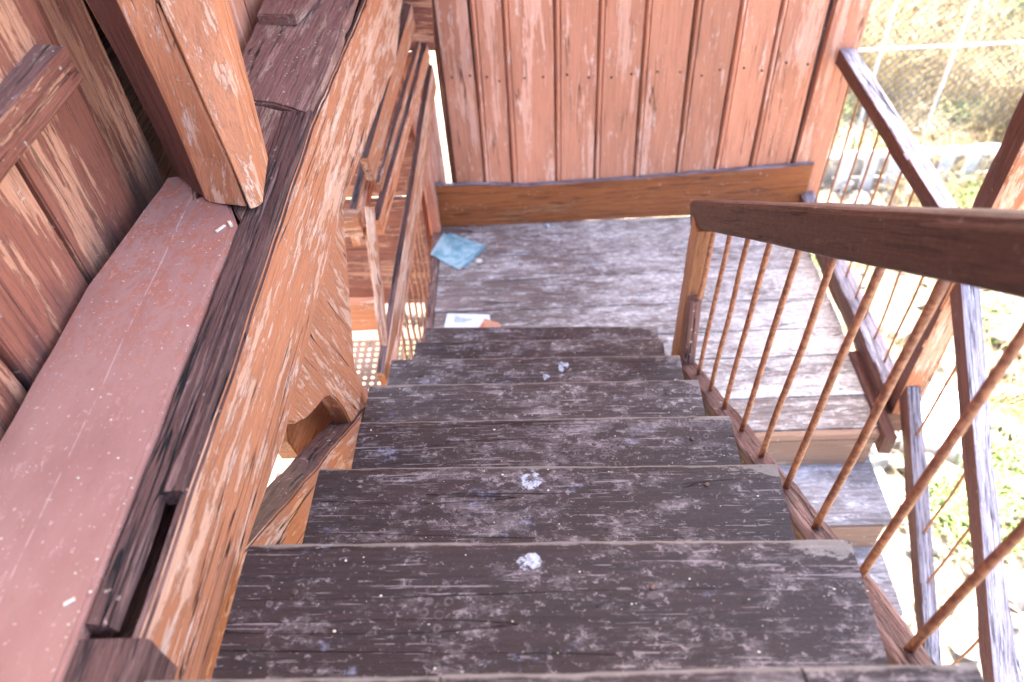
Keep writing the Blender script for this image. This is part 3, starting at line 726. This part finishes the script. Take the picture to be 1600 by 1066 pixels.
# ------------------------------------------------------------------ litter on the landing
nb = thing('notebook', 'teal notebook lying askew at the far left corner of the landing', 'notebook', (-.42, 3.15, LZ))
q = [(-.547, 3.119), (-.491, 3.290), (-.288, 3.164), (-.391, 2.993)]
slab('cover', [(x, y, LZ+.018) for x, y in q], .004, M['blue'], nb, away=(0, 0, -1), jag=0, bev=.001)
slab('pages', [(x*.97-.012, 3.14+(y-3.14)*.95, LZ+.0135) for x, y in q], .009, M['page'], nb, away=(0, 0, -1), jag=0, bev=.001)
slab('cover', [(x+.03, y+.02, LZ+.005) for x, y in q], .003, M['blue'], nb, away=(0, 0, -1), jag=0, bev=.001)
lf = thing('leaflet', 'white printed leaflet with an orange corner behind the last tread', 'leaflet', (-.33, 2.62, LZ))
slab('sheet', [(-.452, 2.54, LZ+.006), (-.436, 2.679, LZ+.010), (-.232, 2.662, LZ+.008), (-.215, 2.52, LZ+.006)], .0015, M['page'], lf, away=(0, 0, -1), jag=0, bev=0)
slab('picture', [(-.30, 2.53, LZ+.010), (-.255, 2.632, LZ+.012), (-.185, 2.60, LZ+.011), (-.16, 2.53, LZ+.010)], .001, M['redprint'], lf, away=(0, 0, -1), jag=.001, bev=0)
for i, (yy, l) in enumerate(((2.655, .02), (2.645, .05), (2.635, .085), (2.627, .08), (2.617, .06))):
    slab('print_line', [(-.40, yy, LZ+.0108), (-.40+l, yy-.002, LZ+.0108), (-.40+l, yy+.001, LZ+.0108), (-.40, yy+.003, LZ+.0108)], .0004, M['print'], lf, away=(0, 0, -1), jag=0, bev=0)
def lump(name, c, r, m, lab, cat, group=None, sq=.6, seed=0):
    bm = bmesh.new(); bmesh.ops.create_icosphere(bm, subdivisions=2, radius=1)
    for v in bm.verts:
        f = 1+.35*noise.noise(v.co*1.4+Vector((seed, seed, 0)))+.15*noise.noise(v.co*4+Vector((seed, 0, 0)))
        v.co = Vector((v.co.x*r*f, v.co.y*r*f*.8, v.co.z*r*f*sq))
    me = bpy.data.meshes.new(name); bm.to_mesh(me); bm.free()
    o = link(name, me, Matrix.Translation(Vector(c)), None, (m,))
    if lab: tag(o, lab, cat, group)
    return o
lump('plaster_crumb', (-.29, 3.056, LZ+.010), .018, M['flake'], 'cream crumpled crumb beside the teal notebook', 'crumb', sq=.5, seed=3)
lump('plaster_crumb', (.07, 3.325, LZ+.010), .016, M['splat'], 'white crumb against the middle of the baseboard', 'crumb', sq=.6, seed=6)
lump('plaster_crumb', (.497, 2.76, LZ+.004), .013, M['splat'], 'small white flake on the landing left of the newel', 'crumb', sq=.25, seed=8)

def grit():
    bm = bmesh.new(); spots = []
    for k in range(1, 8):
        for i in range(26): spots.append((R.uniform(-.45, .46), RX[k][1]-R.uniform(.01, .27) + .01, NZ[k]+.001))
    for i in range(150): spots.append((R.uniform(-.48, 1.36) if i % 3 else R.gauss(-.1, .3), R.uniform(2.45, 3.35), LZ+.001))
    for i in range(40): spots.append((-.61-abs(R.gauss(0, .03)), R.uniform(.3, 1.3), -.956))
    for i in range(50): spots.append((R.uniform(-.74, -.56), R.uniform(1.75, 2.2), TZ+.009))
    for x, y, z in spots:
        r = min(.0024, abs(R.gauss(0, .0008))+.0007)
        res = bmesh.ops.create_icosphere(bm, subdivisions=1, radius=r); sd_ = R.uniform(0, 90)
        for v in res['verts']:
            f = 1+.5*noise.noise(v.co*400+Vector((sd_, 0, 0))); v.co = Vector((x+v.co.x*f*1.3, y+v.co.y*f, z+v.co.z*f*.6))
    me = bpy.data.meshes.new('grit'); bm.to_mesh(me); bm.free()
    o = link('grit', me, Matrix.Identity(4), None, (M['flake'],)); o['kind'] = 'stuff'
    o['label'] = 'pale grit and paint crumbs scattered over the steps and landing'; o['category'] = 'grit'
grit()

# ------------------------------------------------------------------ roof
rf = thing('roof', 'boarded roof over the stairs', 'roof', (0, .8, 1.95))
for i in range(12):
    beam('roof_board', (-1.15+.18*i, 1.45, 1.99+.012*(i % 2)), (-1.15+.18*i, 3.62, 1.99+.012*(i % 2)), .20, .03, M['roofwood'], rf, seg=.5, wear=0)
for y in (1.6, 2.05, 3.45):
    beam('rafter', (-1.2, y, 1.90), (1.62, y, 1.90), .09, .14, M['roofwood'], rf, seg=.5, wear=0)

# ------------------------------------------------------------------ outside: slab, pickets, fence, rubble, grass
tag(slab('concrete_slab', [(2.30, 2.95, GZ+.10), (2.62, 2.80, GZ+.10), (2.80, 3.30, GZ+.10), (2.45, 3.55, GZ+.10)], .18, M['conc'], None, away=(0, 0, -1), jag=.01, bev=.01), 'white broken concrete slab on the ground beyond the corner post', 'slab')
pf = thing('picket_fence', 'low white picket fence with grey gaps in the yard', 'fence', (3.6, 5.75, GZ))
for i in range(6):
    x = 2.72+.215*i
    beam('picket', (x, 5.75, GZ-.05), (x, 5.75, GZ+.36), .11, .03, M['white'], pf, up=(0, 1, 0), seg=.1)
beam('rail', (2.65, 5.79, GZ+.04), (4.0, 5.79, GZ+.04), .03, .06, M['rock'], pf)
kx = beam('kerb_wall', (1.0, 5.95, GZ+.08), (5.5, 5.95, GZ+.08), .14, .26, M['rock'], None, wear=.02, r=.03)
tag(kx, 'low grey stone kerb wall behind the white pickets', 'kerb wall')
fc = thing('chain_link_fence', 'white-railed chain-link fence across the dry yard at top right', 'fence', (4, 6.4, GZ))
FY = 6.40
for x in (1.6, 2.35, 3.03, 3.66, 4.62, 5.6, 6.6, 7.6):
    rod('fence_post', (x, FY, GZ-.1), (x, FY, GZ+2.1), .014 if x != 4.62 else .022, M['white'], fc, bend=0, sides=12)
for z in (-3.26, -2.15): rod('top_rail', (1.2, FY, z), (8, FY, z), .013, M['white'], fc, bend=0, sides=12)
bm = bmesh.new(); sp = .075; X0, X1, Z0, Z1 = 1.6, 6.6, GZ+.05, GZ+2.0; Hh = Z1-Z0
def wire(a, b, r=.0048):
    d = (b-a).normalized(); u = d.cross(Vector((0, 1, 0))).normalized()*r; v = Vector((0, r, 0))
    A_ = [bm.verts.new(a+u), bm.verts.new(a-u*.5+v), bm.verts.new(a-u*.5-v)]; B_ = [bm.verts.new(b+u), bm.verts.new(b-u*.5+v), bm.verts.new(b-u*.5-v)]
    for k in range(3): bm.faces.new((A_[k], A_[(k+1) % 3], B_[(k+1) % 3], B_[k]))
x = X0-Hh
while x < X1:
    for s_ in (1, -1):
        a0, a1 = (x, Z0), (x+Hh, Z1)
        if a0[0] < X0: a0 = (X0, Z0+(X0-x))
        if a1[0] > X1: a1 = (X1, Z0+(X1-x))
        za, zb = (a0[1], a1[1]) if s_ == 1 else (Z0+Z1-a0[1], Z0+Z1-a1[1])
        if a1[0] > a0[0]: wire(Vector((a0[0], FY+.03+.003*s_, za)), Vector((a1[0], FY+.03+.003*s_, zb)))
    x += sp
me = bpy.data.meshes.new('wire_mesh'); bm.to_mesh(me); bm.free()
link('wire_mesh', me, Matrix.Identity(4), fc, (M['wire'],))

def rubble():
    bm = bmesh.new()
    for i in range(900):
        near = i < 560
        x = R.uniform(1.5, 4.2) if near else R.uniform(1.2, 8); y = R.uniform(.2, 5.8) if near else R.uniform(2, 13)
        r = abs(R.gauss(0, .05))+.015
        res = bmesh.ops.create_icosphere(bm, subdivisions=1, radius=1)
        sd = R.uniform(0, 99); sq = R.uniform(.4, .8); an = R.uniform(0, 6.3); asp = R.uniform(.6, 1)
        for v in res['verts']:
            f = 1+.5*noise.noise(v.co*1.2+Vector((sd, 0, 0)))
            p = Vector((v.co.x*r*f, v.co.y*r*f*asp, v.co.z*r*f*sq))
            v.co = Vector((x+p.x*math.cos(an)-p.y*math.sin(an), y+p.x*math.sin(an)+p.y*math.cos(an), GZ+p.z+r*.15))
    for i in range(160):
        x = R.uniform(-3.2, -1.0); y = R.uniform(1, 6); r = abs(R.gauss(0, .05))+.015
        res = bmesh.ops.create_icosphere(bm, subdivisions=1, radius=r)
        for v in res['verts']: v.co = Vector((x, y, GZ+.01))+v.co*(1+.4*noise.noise(v.co*20))
    me = bpy.data.meshes.new('rubble'); bm.to_mesh(me); bm.free()
    o = link('rubble', me, Matrix.Identity(4), None, (M['rock'],)); o['kind'] = 'stuff'
    o['label'] = 'pale stones and rubble scattered over the dry yard'; o['category'] = 'rubble'
rubble()
def grass(name, lab, n, area, hgt, m, clumps, wd=.004, lay=.5):
    bm = bmesh.new()
    cs = [(R.uniform(area[0], area[1]), R.uniform(area[2], area[3])) for _ in range(clumps)]
    for i in range(n):
        cx, cy = R.choice(cs); x = cx+R.gauss(0, .13); y = cy+R.gauss(0, .13); h_ = hgt*R.uniform(.4, 1.2)
        a = R.uniform(0, 6.3); ln = R.uniform(.2, 1)*lay*h_*2; dx, dy = math.cos(a)*ln, math.sin(a)*ln; s = wd*R.uniform(.6, 1.4)
        px, py = -math.sin(a)*s, math.cos(a)*s
        p = [(0, 0, 0), (dx*.35, dy*.35, h_*.6), (dx, dy, h_*(1-.3*lay))]
        L_ = [bm.verts.new((x+q[0]-px*(1-.4*k), y+q[1]-py*(1-.4*k), GZ+q[2])) for k, q in enumerate(p)]
        R_ = [bm.verts.new((x+q[0]+px*(1-.4*k), y+q[1]+py*(1-.4*k), GZ+q[2])) for k, q in enumerate(p)]
        for k in range(2): bm.faces.new((L_[k], R_[k], R_[k+1], L_[k+1]))
    me = bpy.data.meshes.new(name); bm.to_mesh(me); bm.free()
    o = link(name, me, Matrix.Identity(4), None, (m,)); o['kind'] = 'stuff'; o['label'] = lab; o['category'] = 'grass'
grass('dry_grass', 'straw coloured dry grass tufts over the yard and along the fence', 26000, (1.8, 8.5, 3.2, 12.5), .30, M['straw'], 330, .004, .6)
grass('tall_dry_grass', 'tall dry grass standing behind the chain-link fence', 14000, (2.4, 9, 6.5, 12), .8, M['straw'], 120, .006, .45)
grass('green_weeds', 'low green weeds between the stones', 9000, (1.8, 8.0, 1.2, 11.0), .16, M['green'], 60, .008, .7)
grass('green_shrubs', 'green growth behind the fence', 9000, (4.2, 9.5, 6.8, 12), .6, M['green'], 40, .010, .5)
def twigs():
    bm = bmesh.new()
    for i in range(130):
        x, y = R.uniform(1.7, 4.5), R.uniform(.4, 5); a = R.uniform(0, 6.3); l = R.uniform(.12, .6); z = GZ+R.uniform(.02, .12); r = R.uniform(.003, .009)
        p = Vector((x, y, z)); 
        for s_ in range(4):
            a += R.uniform(-.4, .4); q_ = p+Vector((math.cos(a), math.sin(a), R.uniform(-.1, .2)))*l/4
            d = (q_-p).normalized(); u = d.cross(Vector((0, 0, 1))).normalized()*r; v = u.cross(d).normalized()*r
            A_ = [bm.verts.new(p+c_) for c_ in (u, v, -u, -v)]; B_ = [bm.verts.new(q_+c_*.8) for c_ in (u, v, -u, -v)]
            for k in range(4): bm.faces.new((A_[k], A_[(k+1) % 4], B_[(k+1) % 4], B_[k]))
            p = q_
    me = bpy.data.meshes.new('twigs'); bm.to_mesh(me); bm.free()
    o = link('twigs', me, Matrix.Identity(4), None, (M['twig'],)); o['kind'] = 'stuff'; o['label'] = 'dead twigs strewn over the stones'; o['category'] = 'twigs'
twigs()
